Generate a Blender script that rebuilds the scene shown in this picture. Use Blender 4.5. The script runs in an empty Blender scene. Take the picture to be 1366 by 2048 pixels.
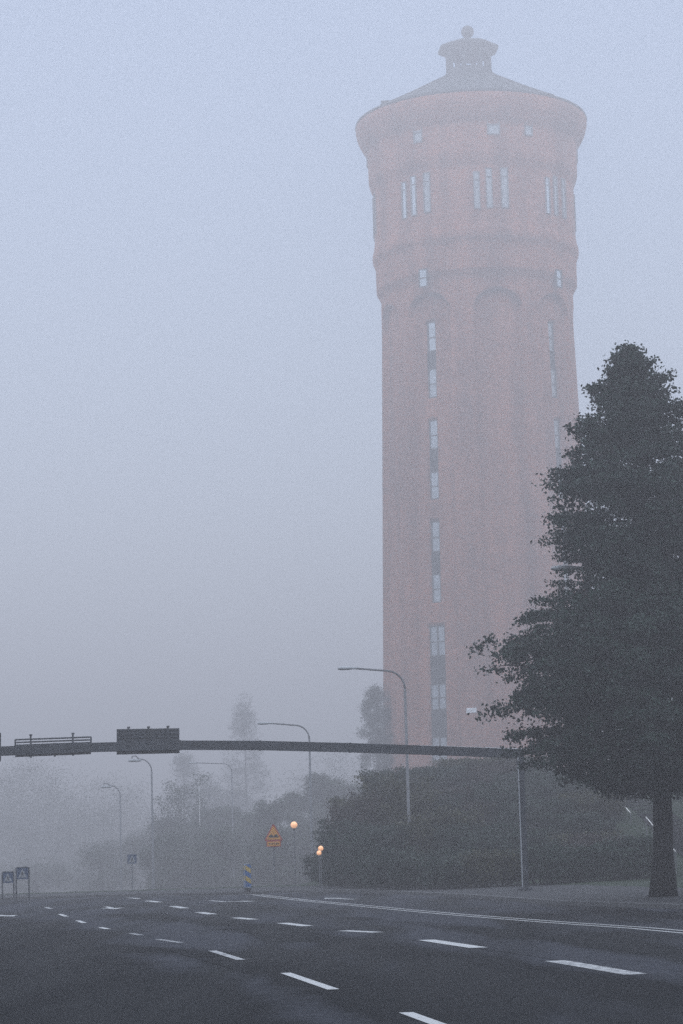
import bpy, math, random
import numpy as np
from mathutils import Vector, Matrix
R = math.radians
random.seed(7); rng = np.random.default_rng(11)
S = bpy.context.scene
COL = S.collection

# ------------------------------------------------------------------ camera model
F = 5000.0; CX, CY = 683.0, 1024.0; EYE = 1.3
PITCH = math.atan((1755 - 1024) / F); ROLL = 0.027
fw = Vector((0, math.cos(PITCH), math.sin(PITCH)))
r0 = Vector((1, 0, 0)); u0 = Vector((0, -math.sin(PITCH), math.cos(PITCH)))
cr = r0 * math.cos(ROLL) - u0 * math.sin(ROLL)
cu = u0 * math.cos(ROLL) + r0 * math.sin(ROLL)

def ray(px, py):
    return fw + cr * ((px - CX) / F) + cu * ((CY - py) / F)

def at_y(px, py, Y):                      # the point seen at a pixel, at distance Y up the road
    d = ray(px, py); t = Y / d.y
    return Vector((t * d.x, Y, EYE + t * d.z))

# ------------------------------------------------------------------ terrain
def zb(Y):                                # the road climbs to a crest and drops away
    if Y < 105: return 0.008 * (Y - 25)
    u = Y - 105
    if u < 40: return 0.64 + 0.008 * u - 0.00035 * u * u
    if u < 140: return 0.40 - 0.02 * (u - 40)
    return -1.6

KX = [-400, -60, -25, -10, -4, -0.7, 1.9, 3.95, 5.9, 8.4, 14, 25, 32, 45]
KY = [140, 134, 128, 122, 116.5, 110, 99, 87, 71, 61.7, 45, 5, -30, -110]
def ky(x): return float(np.interp(x, KX, KY))
def kx(y):
    return float(np.interp(y, KY[::-1], KX[::-1]))
_kp = []
for i in range(len(KX) - 1):
    n = max(2, int(math.hypot(KX[i+1]-KX[i], KY[i+1]-KY[i]) / 1.0))
    for k in range(n):
        t = k / n
        _kp.append((KX[i] + (KX[i+1]-KX[i]) * t, KY[i] + (KY[i+1]-KY[i]) * t))
_kp = np.array(_kp)
def kd(x, y):                             # distance behind the kerb (negative on the road)
    d = np.sqrt(((_kp - (x, y)) ** 2).sum(1)).min()
    return d if y > ky(x) else -d
def sm(a, b, x):
    t = min(1, max(0, (x - a) / (b - a))); return t * t * (3 - 2 * t)
def hill(x, y, d):
    h = min(6.5, max(0.0, (y - 92) * 0.108)) + 5.0 * min(1, max(0, (y - 152) / 150))
    m = sm(4.5, 17, d) * sm(-3.0 - max(0, y-130)*.03, 5.0, x) * (1 - sm(420, 600, y)) * (1 - sm(120, 260, x))
    return h * m
def tz(x, y):
    d = kd(x, y)
    z = zb(y)
    if d <= 0: return z
    return z + 0.12 + 0.03 * min(d, 6) + hill(x, y, d)
def ground(px, py):
    lo = None
    for k in range(200, 4000):
        Y = k * 0.1
        p = at_y(px, py, Y)
        if p.z <= zb(Y): return Vector((p.x, Y, zb(Y)))
    return at_y(px, py, 118)

# ------------------------------------------------------------------ materials
def mat(name, base, rough=0.6, var=0.25, scale=3.0, metal=0.0, bump=0.0, bscale=40.0, stretch=None, spec=0.12):
    m = bpy.data.materials.new(name); m.use_nodes = True
    nt = m.node_tree; b = nt.nodes['Principled BSDF']
    b.inputs['Roughness'].default_value = rough; b.inputs['Metallic'].default_value = metal
    b.inputs['Specular IOR Level'].default_value = spec
    tc = nt.nodes.new('ShaderNodeTexCoord'); mp = nt.nodes.new('ShaderNodeMapping')
    nt.links.new(tc.outputs['Object'], mp.inputs[0])
    if stretch: mp.inputs['Scale'].default_value = stretch
    no = nt.nodes.new('ShaderNodeTexNoise'); no.inputs['Scale'].default_value = scale; no.inputs['Detail'].default_value = 6
    nt.links.new(mp.outputs[0], no.inputs['Vector'])
    rp = nt.nodes.new('ShaderNodeValToRGB')
    rp.color_ramp.elements[0].position = 0.3; rp.color_ramp.elements[1].position = 0.7
    rp.color_ramp.elements[0].color = tuple(c * (1 - var) for c in base) + (1,)
    rp.color_ramp.elements[1].color = tuple(min(1, c * (1 + var)) for c in base) + (1,)
    nt.links.new(no.outputs['Fac'], rp.inputs[0]); nt.links.new(rp.outputs[0], b.inputs['Base Color'])
    if bump:
        n2 = nt.nodes.new('ShaderNodeTexNoise'); n2.inputs['Scale'].default_value = bscale; n2.inputs['Detail'].default_value = 4
        nt.links.new(tc.outputs['Object'], n2.inputs['Vector'])
        bp = nt.nodes.new('ShaderNodeBump'); bp.inputs['Strength'].default_value = bump; bp.inputs['Distance'].default_value = 0.02
        nt.links.new(n2.outputs['Fac'], bp.inputs['Height']); nt.links.new(bp.outputs[0], b.inputs['Normal'])
    return m

def leaf_mat(name, c0, c1, rough=0.55):
    m = bpy.data.materials.new(name); m.use_nodes = True
    nt = m.node_tree; b = nt.nodes['Principled BSDF']; b.inputs['Roughness'].default_value = rough
    b.inputs['Specular IOR Level'].default_value = 0.12
    g = nt.nodes.new('ShaderNodeNewGeometry')
    tc = nt.nodes.new('ShaderNodeTexCoord'); no = nt.nodes.new('ShaderNodeTexNoise'); no.inputs['Scale'].default_value = 0.9
    nt.links.new(tc.outputs['Object'], no.inputs['Vector'])
    ad = nt.nodes.new('ShaderNodeMath'); ad.operation = 'ADD'
    nt.links.new(g.outputs['Random Per Island'], ad.inputs[0]); nt.links.new(no.outputs['Fac'], ad.inputs[1])
    hf = nt.nodes.new('ShaderNodeMath'); hf.operation = 'MULTIPLY'; hf.inputs[1].default_value = 0.5
    nt.links.new(ad.outputs[0], hf.inputs[0])
    rp = nt.nodes.new('ShaderNodeValToRGB'); rp.color_ramp.elements[0].position = 0.2; rp.color_ramp.elements[1].position = 0.85
    rp.color_ramp.elements[0].color = c0 + (1,); rp.color_ramp.elements[1].color = c1 + (1,)
    nt.links.new(hf.outputs[0], rp.inputs[0]); nt.links.new(rp.outputs[0], b.inputs['Base Color'])
    return m

def brick_mat():
    m = bpy.data.materials.new('red_brick'); m.use_nodes = True
    nt = m.node_tree; b = nt.nodes['Principled BSDF']; b.inputs['Roughness'].default_value = 0.9
    b.inputs['Specular IOR Level'].default_value = 0.2
    uv = nt.nodes.new('ShaderNodeUVMap'); L = nt.links.new
    bk = nt.nodes.new('ShaderNodeTexBrick'); L(uv.outputs[0], bk.inputs['Vector'])
    bk.inputs['Scale'].default_value = 1.0; bk.inputs['Brick Width'].default_value = 0.215; bk.inputs['Row Height'].default_value = 0.066
    bk.inputs['Mortar Size'].default_value = 0.006; bk.inputs['Bias'].default_value = -0.1
    bk.inputs['Color1'].default_value = BRICK1; bk.inputs['Color2'].default_value = BRICK2
    bk.inputs['Mortar'].default_value = (0.20, 0.165, 0.15, 1)
    mp = nt.nodes.new('ShaderNodeMapping'); mp.inputs['Scale'].default_value = (0.75, 0.09, 1); L(uv.outputs[0], mp.inputs[0])
    no = nt.nodes.new('ShaderNodeTexNoise'); no.inputs['Scale'].default_value = 1.0; no.inputs['Detail'].default_value = 5; L(mp.outputs[0], no.inputs['Vector'])
    rp = nt.nodes.new('ShaderNodeValToRGB'); rp.color_ramp.elements[0].position = 0.36; rp.color_ramp.elements[1].position = 0.62
    rp.color_ramp.elements[0].color = (0.70, 0.71, 0.74, 1); rp.color_ramp.elements[1].color = (1.08, 1.06, 1.04, 1)
    L(no.outputs['Fac'], rp.inputs[0])
    n2 = nt.nodes.new('ShaderNodeTexNoise'); n2.inputs['Scale'].default_value = 0.7; n2.inputs['Detail'].default_value = 8; n2.inputs['Roughness'].default_value = 0.7
    L(uv.outputs[0], n2.inputs['Vector'])
    r2 = nt.nodes.new('ShaderNodeValToRGB'); r2.color_ramp.elements[0].position = 0.3; r2.color_ramp.elements[1].position = 0.7
    r2.color_ramp.elements[0].color = (0.72, 0.70, 0.72, 1); r2.color_ramp.elements[1].color = (1.15, 1.12, 1.08, 1)
    L(n2.outputs['Fac'], r2.inputs[0])
    mx = nt.nodes.new('ShaderNodeMix'); mx.data_type = 'RGBA'; mx.blend_type = 'MULTIPLY'; mx.inputs[0].default_value = 1
    L(bk.outputs['Color'], mx.inputs[6]); L(rp.outputs[0], mx.inputs[7])
    m2 = nt.nodes.new('ShaderNodeMix'); m2.data_type = 'RGBA'; m2.blend_type = 'MULTIPLY'; m2.inputs[0].default_value = 1
    L(mx.outputs[2], m2.inputs[6]); L(r2.outputs[0], m2.inputs[7])
    L(m2.outputs[2], b.inputs['Base Color'])
    bp = nt.nodes.new('ShaderNodeBump'); bp.inputs['Strength'].default_value = 0.4; bp.inputs['Distance'].default_value = 0.01
    L(bk.outputs['Fac'], bp.inputs['Height']); bp.invert = True; L(bp.outputs[0], b.inputs['Normal'])
    return m
BRICK1 = (0.34, 0.105, 0.050, 1); BRICK2 = (0.20, 0.066, 0.038, 1)

def asphalt_mat():
    m = bpy.data.materials.new('asphalt'); m.use_nodes = True
    nt = m.node_tree; b = nt.nodes['Principled BSDF']; L = nt.links.new
    tc = nt.nodes.new('ShaderNodeTexCoord')
    fine = nt.nodes.new('ShaderNodeTexNoise'); fine.inputs['Scale'].default_value = 6.5; fine.inputs['Detail'].default_value = 9; fine.inputs['Roughness'].default_value = 0.85
    L(tc.outputs['Object'], fine.inputs['Vector'])
    r1 = nt.nodes.new('ShaderNodeValToRGB'); r1.color_ramp.elements[0].position = 0.36; r1.color_ramp.elements[1].position = 0.68
    r1.color_ramp.elements[0].color = (0.006, 0.0065, 0.0085, 1); r1.color_ramp.elements[1].color = (0.034, 0.036, 0.044, 1)
    L(fine.outputs['Fac'], r1.inputs[0])
    mp = nt.nodes.new('ShaderNodeMapping'); mp.inputs['Rotation'].default_value = (0, 0, R(-11)); mp.inputs['Scale'].default_value = (0.55, 0.055, 1)
    L(tc.outputs['Object'], mp.inputs[0])
    tr = nt.nodes.new('ShaderNodeTexNoise'); tr.inputs['Scale'].default_value = 1.0; tr.inputs['Detail'].default_value = 4; tr.inputs['Distortion'].default_value = 0.3
    L(mp.outputs[0], tr.inputs['Vector'])
    r2 = nt.nodes.new('ShaderNodeValToRGB'); r2.color_ramp.elements[0].position = 0.40; r2.color_ramp.elements[1].position = 0.58
    r2.color_ramp.elements[0].color = (0.16, 0.16, 0.18, 1); r2.color_ramp.elements[1].color = (1.35, 1.33, 1.33, 1)
    da = nt.nodes.new('ShaderNodeAttribute'); da.attribute_name = 'damp_shade'  # lane damp plus the painted lower-left shade, darkening the base colour
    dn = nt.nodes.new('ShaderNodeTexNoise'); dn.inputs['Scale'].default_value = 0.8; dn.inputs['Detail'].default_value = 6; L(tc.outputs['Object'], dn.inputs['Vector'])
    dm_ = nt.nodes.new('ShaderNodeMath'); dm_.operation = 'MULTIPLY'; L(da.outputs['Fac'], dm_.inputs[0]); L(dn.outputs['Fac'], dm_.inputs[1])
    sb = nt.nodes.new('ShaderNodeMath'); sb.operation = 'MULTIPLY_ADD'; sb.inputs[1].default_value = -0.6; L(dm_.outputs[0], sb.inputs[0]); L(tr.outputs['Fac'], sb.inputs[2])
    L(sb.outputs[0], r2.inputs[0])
    mx = nt.nodes.new('ShaderNodeMix'); mx.data_type = 'RGBA'; mx.blend_type = 'MULTIPLY'; mx.inputs[0].default_value = 1
    L(r1.outputs[0], mx.inputs[6]); L(r2.outputs[0], mx.inputs[7])
    L(mx.outputs[2], b.inputs['Base Color'])
    r3 = nt.nodes.new('ShaderNodeMapRange'); r3.inputs[1].default_value = 0.4; r3.inputs[2].default_value = 0.6; r3.inputs[3].default_value = 0.72; r3.inputs[4].default_value = 0.85
    L(tr.outputs['Fac'], r3.inputs[0]); L(r3.outputs[0], b.inputs['Roughness'])
    b.inputs['Specular IOR Level'].default_value = 0.05
    bp = nt.nodes.new('ShaderNodeBump'); bp.inputs['Strength'].default_value = 0.6; bp.inputs['Distance'].default_value = 0.015
    L(fine.outputs['Fac'], bp.inputs['Height']); L(bp.outputs[0], b.inputs['Normal'])
    return m

def paint_mat(name, wear):
    m = bpy.data.materials.new(name); m.use_nodes = True
    nt = m.node_tree; b = nt.nodes['Principled BSDF']; L = nt.links.new
    tc = nt.nodes.new('ShaderNodeTexCoord'); no = nt.nodes.new('ShaderNodeTexNoise'); no.inputs['Scale'].default_value = 9; no.inputs['Detail'].default_value = 8; no.inputs['Roughness'].default_value = 0.7
    L(tc.outputs['Object'], no.inputs['Vector'])
    rp = nt.nodes.new('ShaderNodeValToRGB'); rp.color_ramp.elements[0].position = wear - 0.04; rp.color_ramp.elements[1].position = wear + 0.06
    rp.color_ramp.elements[0].color = (0.08, 0.08, 0.085, 1); rp.color_ramp.elements[1].color = (0.27, 0.27, 0.268, 1)
    L(no.outputs['Fac'], rp.inputs[0]); L(rp.outputs[0], b.inputs['Base Color']); b.inputs['Roughness'].default_value = 0.6
    return m

def flat(name, base, rough=0.5, **k): return mat(name, base, rough, var=k.pop('var', 0.12), **k)
def glow(name, c, s):
    m = bpy.data.materials.new(name); m.use_nodes = True; b = m.node_tree.nodes['Principled BSDF']
    b.inputs['Base Color'].default_value = c + (1,); b.inputs['Emission Color'].default_value = c + (1,); b.inputs['Emission Strength'].default_value = s
    return m

M = dict(
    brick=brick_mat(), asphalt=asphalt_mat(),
    paint=paint_mat('road_paint', 0.37), worn=paint_mat('worn_road_paint', 0.49), faint=paint_mat('faint_road_paint', 0.57),
    grass=mat('grass', (0.013, 0.021, 0.011), 0.9, 0.4, 2.5, bump=0.8, bscale=30),
    paving=mat('paving', (0.022, 0.022, 0.024), 0.8, 0.25, 4, bump=0.3),
    kerb=mat('kerb_stone', (0.060, 0.060, 0.062), 0.8, 0.25, 5, bump=0.3),
    steel=mat('galvanised_steel', (0.115, 0.118, 0.124), 0.75, 0.2, 4, metal=0.1),
    darksteel=mat('dark_steel', (0.030, 0.034, 0.040), 0.6, 0.3, 3, metal=0.1),
    alu=mat('aluminium_back', (0.040, 0.045, 0.052), 0.6, 0.25, 2.5, metal=0.1),
    paleedge=mat('pale_edge', (0.6, 0.6, 0.6), 0.5, 0.1, 3),
    head=mat('lamp_housing', (0.26, 0.27, 0.28), 0.5, 0.1, 3),
    glass=mat('window_glass', (0.30, 0.33, 0.36), 0.18, 0.15, 1.3, metal=0.55),
    dullglass=mat('curtained_glass', (0.24, 0.25, 0.26), 0.3, 0.25, 4.0, metal=0.3),
    frame=mat('dark_window_frame', (0.06, 0.06, 0.06), 0.6, 0.2, 4),
    paleframe=mat('pale_window_frame', (0.16, 0.15, 0.15), 0.6, 0.15, 4),
    slate=mat('slate_panel', (0.016, 0.016, 0.018), 0.8, 0.3, 3),
    roof=mat('roof_sheet', (0.020, 0.025, 0.028), 0.8, 0.25, 1.2),
    stone=mat('tower_plinth', (0.2, 0.19, 0.18), 0.85, 0.25, 2),
    bark=mat('bark', (0.013, 0.012, 0.012), 0.95, 0.4, 6, bump=1.0, bscale=18, stretch=(1, 1, 0.25)),
    birch=mat('birch_bark', (0.55, 0.54, 0.52), 0.8, 0.35, 3),
    linden=leaf_mat('linden_leaves', (0.005, 0.012, 0.010), (0.017, 0.034, 0.023)),
    shrub=leaf_mat('shrub_leaves', (0.006, 0.013, 0.010), (0.020, 0.036, 0.022)),
    shrub2=leaf_mat('yellowing_leaves', (0.014, 0.017, 0.008), (0.048, 0.047, 0.020)), shrub3=leaf_mat('russet_leaves', (0.013, 0.011, 0.009), (0.040, 0.028, 0.022)),
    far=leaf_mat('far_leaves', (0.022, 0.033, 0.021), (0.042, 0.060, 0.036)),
    pine=leaf_mat('pine_needles', (0.016, 0.026, 0.018), (0.04, 0.056, 0.034)),
    blue=mat('sign_blue', (0.022, 0.042, 0.085), 0.4, 0.08, 3), white=mat('sign_white', (0.20, 0.21, 0.22), 0.4, 0.05, 3),
    yellow=mat('sign_yellow', (0.42, 0.19, 0.03), 0.4, 0.06, 3), red=mat('sign_red', (0.24, 0.025, 0.02), 0.4, 0.1, 3),
    bollard_blue=mat('bollard_blue', (0.025, 0.075, 0.19), 0.45, 0.1, 3), bollard_yellow=mat('bollard_yellow', (0.30, 0.21, 0.045), 0.45, 0.1, 3), plate_white=mat('plate_white', (0.75, 0.76, 0.78), 0.4, 0.05, 3), black=mat('sign_black', (0.02, 0.02, 0.022), 0.5, 0.1, 3),
    globe=glow('lit_globe', (1.0, 0.50, 0.25), 0.135),
    rail=mat('worn_rail', (0.55, 0.53, 0.50), 0.5, 0.15, 3),
)

# ------------------------------------------------------------------ mesh helpers
class MB:
    def __init__(s): s.v = []; s.f = []; s.uv = None
    def add(s, v, f):
        o = len(s.v); s.v += [tuple(p) for p in v]; s.f += [tuple(i + o for i in q) for q in f]; return s
    def box(s, c, size, ax=None):
        c = Vector(c); ax = ax or (Vector((1,0,0)), Vector((0,1,0)), Vector((0,0,1)))
        h = [a * (k / 2) for a, k in zip(ax, size)]
        v = [c + h[0]*i + h[1]*j + h[2]*k for i in (-1,1) for j in (-1,1) for k in (-1,1)]
        return s.add(v, [(0,1,3,2),(4,6,7,5),(0,4,5,1),(2,3,7,6),(0,2,6,4),(1,5,7,3)])
    def tube(s, pts, rad, n=8, cap=True):
        pts = [Vector(p) for p in pts]
        if not hasattr(rad, '__len__'): rad = [rad] * len(pts)
        vs = []; fs = []
        up = None
        for i, p in enumerate(pts):
            t = (pts[min(i+1, len(pts)-1)] - pts[max(i-1, 0)]).normalized()
            if up is None:
                up = t.orthogonal().normalized()
            up = (up - t * up.dot(t)).normalized(); sd = t.cross(up)
            for k in range(n):
                a = 2*math.pi*k/n
                vs.append(p + (up*math.cos(a) + sd*math.sin(a)) * rad[i])
        for i in range(len(pts)-1):
            for k in range(n):
                k2 = (k+1) % n
                fs.append((i*n+k, i*n+k2, (i+1)*n+k2, (i+1)*n+k))
        if cap:
            fs.append(tuple(range(n-1, -1, -1))); fs.append(tuple((len(pts)-1)*n + k for k in range(n)))
        return s.add(vs, fs)
    def lathe(s, prof, n=64, c=(0,0,0), a0=0.0, close=True):
        vs = []; fs = []
        for r, z in prof:
            for k in range(n):
                a = a0 + 2*math.pi*k/n
                vs.append((c[0] + r*math.sin(a), c[1] - r*math.cos(a), c[2] + z))
        for i in range(len(prof)-1):
            for k in range(n):
                k2 = (k+1) % n
                fs.append((i*n+k, i*n+k2, (i+1)*n+k2, (i+1)*n+k))
        if close:
            fs.append(tuple(range(n-1, -1, -1))); fs.append(tuple((len(prof)-1)*n + k for k in range(n)))
        return s.add(vs, fs)
    def prism(s, poly, o, ux, uy, t):      # a flat outline given thickness
        o = Vector(o); nrm = ux.cross(uy).normalized() * (t/2); n = len(poly)
        v = [o + ux*a + uy*b + nrm for a, b in poly] + [o + ux*a + uy*b - nrm for a, b in poly]
        f = [tuple(range(n)), tuple(range(2*n-1, n-1, -1))] + [(i, i+n, (i+1) % n + n, (i+1) % n) for i in range(n)]
        return s.add(v, f)
    def sheet(s, grid):
        rows = len(grid); cols = len(grid[0])
        return s.add([p for r in grid for p in r], [(i*cols+j, i*cols+j+1, (i+1)*cols+j+1, (i+1)*cols+j) for i in range(rows-1) for j in range(cols-1)])

def obj(name, mb, m, parent=None, org=(0,0,0), smooth=False):
    me = bpy.data.meshes.new(name)
    if isinstance(mb, MB):
        me.from_pydata([(v[0]-org[0], v[1]-org[1], v[2]-org[2]) for v in mb.v], [], mb.f)
    else:
        v, f = mb
        v = v - np.array(org)
        me.vertices.add(len(v)); me.vertices.foreach_set('co', v.astype(np.float32).ravel())
        k = f.shape[1]
        me.loops.add(f.size); me.loops.foreach_set('vertex_index', f.astype(np.int32).ravel())
        me.polygons.add(len(f)); me.polygons.foreach_set('loop_start', np.arange(0, f.size, k, dtype=np.int32))
        me.update(calc_edges=True)
    if smooth: me.polygons.foreach_set('use_smooth', [True]*len(me.polygons))
    me.materials.append(m); me.update()
    o = bpy.data.objects.new(name, me); COL.objects.link(o)
    if parent: o.parent = parent
    return o
def tag(o, label=None, cat=None, group=None, kind=None):
    if label: o['label'] = label
    if cat: o['category'] = cat
    if group: o['group'] = group
    if kind: o['kind'] = kind
    return o
def thing(name, loc, label, cat, group=None):
    o = bpy.data.objects.new(name, None); COL.objects.link(o); o.location = loc; o.empty_display_size = 0.3
    return tag(o, label, cat, group)
def copy_tree(o, loc, rz=0, sc=None, label=None):
    c = o.copy(); COL.objects.link(c); c.location = loc; c.rotation_euler = (0, 0, rz)
    if sc: c.scale = sc
    if label: c['label'] = label
    for ch in list(o.children):
        k = ch.copy(); COL.objects.link(k); k.parent = c
        for g in list(ch.children):
            q = g.copy(); COL.objects.link(q); q.parent = k
    return c

# ------------------------------------------------------------------ ground, road, pavement
xs = np.concatenate([np.arange(-1500, -100, 100), np.arange(-100, -30, 5), np.arange(-30, 30, 1.0), np.arange(30, 100, 5), np.arange(100, 1501, 100)])
ys = np.concatenate([np.arange(-300, -40, 40), np.arange(-40, 40, 5), np.arange(40, 180, 1.0), np.arange(180, 420, 5), np.arange(420, 1601, 40)])
def gz(x, y):
    d = kd(x, y)
    if d < 1.6: return zb(y) - 0.3
    if d < 3.4: return zb(y) - 0.3 + (tz(x, y) - 0.04 - zb(y) + 0.3) * (d - 1.6) / 1.8
    if d < 5.0: return tz(x, y) - 0.04
    return tz(x, y) + 0.03 * min(1, (d - 5) / 0.5) + 0.05 * math.sin(x*1.7+y) * math.sin(y*1.3) * sm(6, 9, d)
g = MB().sheet([[(x, y, gz(x, y)) for x in xs] for y in ys])
tag(obj('ground', g, M['grass'], smooth=True), kind='structure')

rxs = np.concatenate([np.arange(-150, -30, 6), np.arange(-30, 45, 0.4)])
rows = np.concatenate([np.linspace(0, 1, 150)])
grid = []
for t in rows:
    grid.append([(x, -45 + (ky(x) + 45) * t, zb(-45 + (ky(x) + 45) * t)) for x in rxs if ky(x) > -44])
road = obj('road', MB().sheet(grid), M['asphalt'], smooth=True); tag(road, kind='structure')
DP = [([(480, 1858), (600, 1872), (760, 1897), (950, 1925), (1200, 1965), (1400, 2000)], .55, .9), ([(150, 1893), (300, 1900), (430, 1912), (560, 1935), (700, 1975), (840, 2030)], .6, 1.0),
      ([(-60, 1860), (60, 1930), (160, 2000), (260, 2090)], 1.6, 1.0), ([(250, 1828), (420, 1846), (600, 1862)], .7, .6), ([(-80, 1835), (60, 1850), (150, 1880)], 1.0, .6), ([(720, 1835), (900, 1853), (1150, 1885), (1366, 1910)], .5, .55)]  # dark damp and tyre bands; the wide lower-left one paints in corner shade
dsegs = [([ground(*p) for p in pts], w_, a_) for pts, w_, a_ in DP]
att = road.data.attributes.new('damp_shade', 'FLOAT', 'POINT'); dv = []
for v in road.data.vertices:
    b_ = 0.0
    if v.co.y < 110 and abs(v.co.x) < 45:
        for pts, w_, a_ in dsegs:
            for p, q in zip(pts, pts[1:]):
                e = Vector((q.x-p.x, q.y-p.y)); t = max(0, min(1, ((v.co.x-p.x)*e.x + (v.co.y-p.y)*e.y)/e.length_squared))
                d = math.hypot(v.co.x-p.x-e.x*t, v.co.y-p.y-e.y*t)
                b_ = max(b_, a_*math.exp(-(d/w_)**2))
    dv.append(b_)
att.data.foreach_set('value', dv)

crv = [p for p in _kp if -160 < p[0] < 33]
def off(i, d):
    a = crv[max(0, i-1)]; b = crv[min(len(crv)-1, i+1)]
    tx, ty = b[0]-a[0], b[1]-a[1]; l = math.hypot(tx, ty)
    return crv[i][0] - ty/l*d, crv[i][1] + tx/l*d
def ribbon(o1, o2, f, step=1):
    g_ = []
    for d in (o1, o2) if not isinstance(o1, list) else o1:
        row = []
        for i in range(0, len(crv), step):
            x, y = off(i, d); row.append((x, y, f(x, y, d)))
        g_.append(row)
    return g_
km = MB()
prof = [(-0.02, -0.05), (-0.0, 0.115), (0.025, 0.13), (0.15, 0.13), (0.152, 0.0)]
rws = []
for d, h in prof:
    row = []
    for i in range(len(crv)):
        x, y = off(i, d); row.append((x, y, zb(crv[i][1]) + h))
    rws.append(row)
km.sheet(rws); tag(obj('kerb', km, M['kerb']), kind='structure')
offs = [0.15, 1, 2, 3, 4, 5, 5.2, 5.22]
pv = []
for k, d in enumerate(offs):
    row = []
    for i in range(len(crv)):
        x, y = off(i, d)
        z = zb(crv[i][1] * max(0, 1 - d/5) + y * min(1, d/5)) + 0.12 + 0.03 * min(d, 6)
        if d == 5.22: z -= 0.25
        row.append((x, y, z))
    pv.append(row)
tag(obj('pavement', MB().sheet(pv), M['paving'], smooth=True), kind='structure')

# traffic island at the crest
isl = MB(); ic = []
for i in range(33):
    t = i / 32; x = -7.6 + 3.9 * t; y = 111.9 + (-0.5) * t; ic.append((x, y, 0.42 * math.sqrt(max(0, 1 - (2*t-1)**2)) + 0.05))
top = [(x, y - w) for x, y, w in ic] + [(x, y + w) for x, y, w in reversed(ic)]
n = len(top)
v = [(x, y, zb(y) - 0.05) for x, y in top] + [(x, y, zb(y) + 0.11) for x, y in top]
isl.add(v, [tuple(range(n, 2*n))] + [(i, (i+1) % n, (i+1) % n + n, i + n) for i in range(n)])
tag(obj('traffic_island', isl, M['kerb']), kind='structure')

# ------------------------------------------------------------------ road markings
def strip(mb, pts, w, lift=0.006):
    rows_ = ([], [])
    for i, p in enumerate(pts):
        a = pts[max(0, i-1)]; b = pts[min(len(pts)-1, i+1)]
        t = Vector((b.x-a.x, b.y-a.y, 0)).normalized(); nx = Vector((-t.y, t.x, 0)) * (w/2)
        for k, sgn in ((0, 1), (1, -1)):
            q = p + nx * sgn; rows_[k].append((q.x, q.y, zb(q.y) + lift))
    mb.sheet(rows_)
def dash(mb, a, b, w):
    p, q = ground(*a), ground(*b)
    strip(mb, [p + (q - p) * (k/4) for k in range(5)], w)
mk = MB(); mw = MB(); mf = MB()
for a, b in (((852, 1880.5), (957, 1896)), ((687, 1861.8), (756, 1865.4)), ((565, 1846.4), (615, 1852.6)), ((471, 1835.8), (508, 1839.4)),
             ((398, 1824.8), (426, 1828.8)), ((345, 1812.6), (370, 1816.8)), ((295, 1801.8), (319, 1804.8)), ((259, 1796), (278, 1797.4))):
    dash(mk, a, b, 0.30)
dash(mw, (1110, 1922.5), (1272, 1949.5), 0.30)
for a, b in (((812, 2027), (900, 2058)), ((571, 1946.5), (667, 1980)), ((200, 1855), (216, 1858.6)), ((155, 1841.6), (169, 1846.4)),
             ((119, 1828.4), (133, 1833.4))):
    dash(mk, a, b, 0.14)
dash(mw, (424, 1902), (482, 1920.5), 0.14); dash(mw, (91, 1814.4), (102, 1818), 0.14)
dash(mf, (315, 1879), (362, 1886), 0.14); dash(mf, (262, 1867), (282, 1871), 0.14)
low = [(1500, 1878.5), (1366, 1867), (1266, 1857.5), (1100, 1846), (1000, 1838), (900, 1830), (800, 1821), (700, 1811), (600, 1801.5), (540, 1794.5), (505, 1790)]
pl = [ground(*p) for p in low]
strip(mk, pl, 0.10)
pl2 = [p + Vector((0.36, 0.08, 0)) for p in pl]
strip(mk, pl2, 0.10)
def arrow(mb, c, ang, L=4.6, turn=None):
    ca, sa = math.cos(ang), math.sin(ang)
    def P(u, v_):
        x = c.x + u*ca - v_*sa; y = c.y + u*sa + v_*ca
        return (x, y, zb(y) + 0.006)
    mb.add([P(-.09, -L/2), P(.09, -L/2), P(.09, L*.12), P(-.09, L*.12)], [(0, 1, 2, 3)])
    if turn is None:
        mb.add([P(-.42, L*.12), P(.42, L*.12), P(0, L/2)], [(0, 1, 2)])
    else:
        mb.add([P(-.09, L*.12), P(.09, L*.12), P(.09, L*.3), P(-.09, L*.3)], [(0, 1, 2, 3)])
        mb.add([P(.09*turn, L*.18), P(.55*turn, L*.26), P(.55*turn, L*.36), P(.09*turn, L*.3)], [(0, 1, 2, 3)])
        mb.add([P(.55*turn, L*.1), P(1.15*turn, L*.36), P(.55*turn, L*.52)], [(0, 1, 2)])
arrow(mk, ground(222, 1816), math.pi + 0.16, 5.0)
arrow(mk, ground(440, 1803), math.pi + 0.20, 5.0, turn=-1)
arrow(mk, ground(678, 1797.5), 0.22, 5.0)
arrow(mk, ground(2, 1831), math.pi + 0.3, 4.6)
hp = ground(498, 1789.5)
mw.add([(hp.x - 1.6, hp.y - .3, zb(hp.y) + .006), (hp.x + .5, hp.y - 1.6, zb(hp.y) + .006), (hp.x + .7, hp.y - 1.2, zb(hp.y) + .006), (hp.x + .3, hp.y + .2, zb(hp.y) + .006)], [(0, 1, 2, 3)])
for nm, mb, k in (('road_marking', mk, 'paint'), ('worn_road_marking', mw, 'worn'), ('faint_road_marking', mf, 'faint')):
    tag(obj(nm, mb, M[k]), kind='structure')
sm_ = MB()
for pts in ([(300, 1894), (350, 1905), (420, 1925), (510, 1952)], [(800, 1878), (930, 1893), (1060, 1912), (1200, 1935)]):
    strip(sm_, [ground(*p) for p in pts], 0.018, 0.004)
tag(obj('tar_seam', sm_, mat('tar', (0.010, 0.010, 0.011), 0.95, spec=0.05)), kind='structure')

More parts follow.
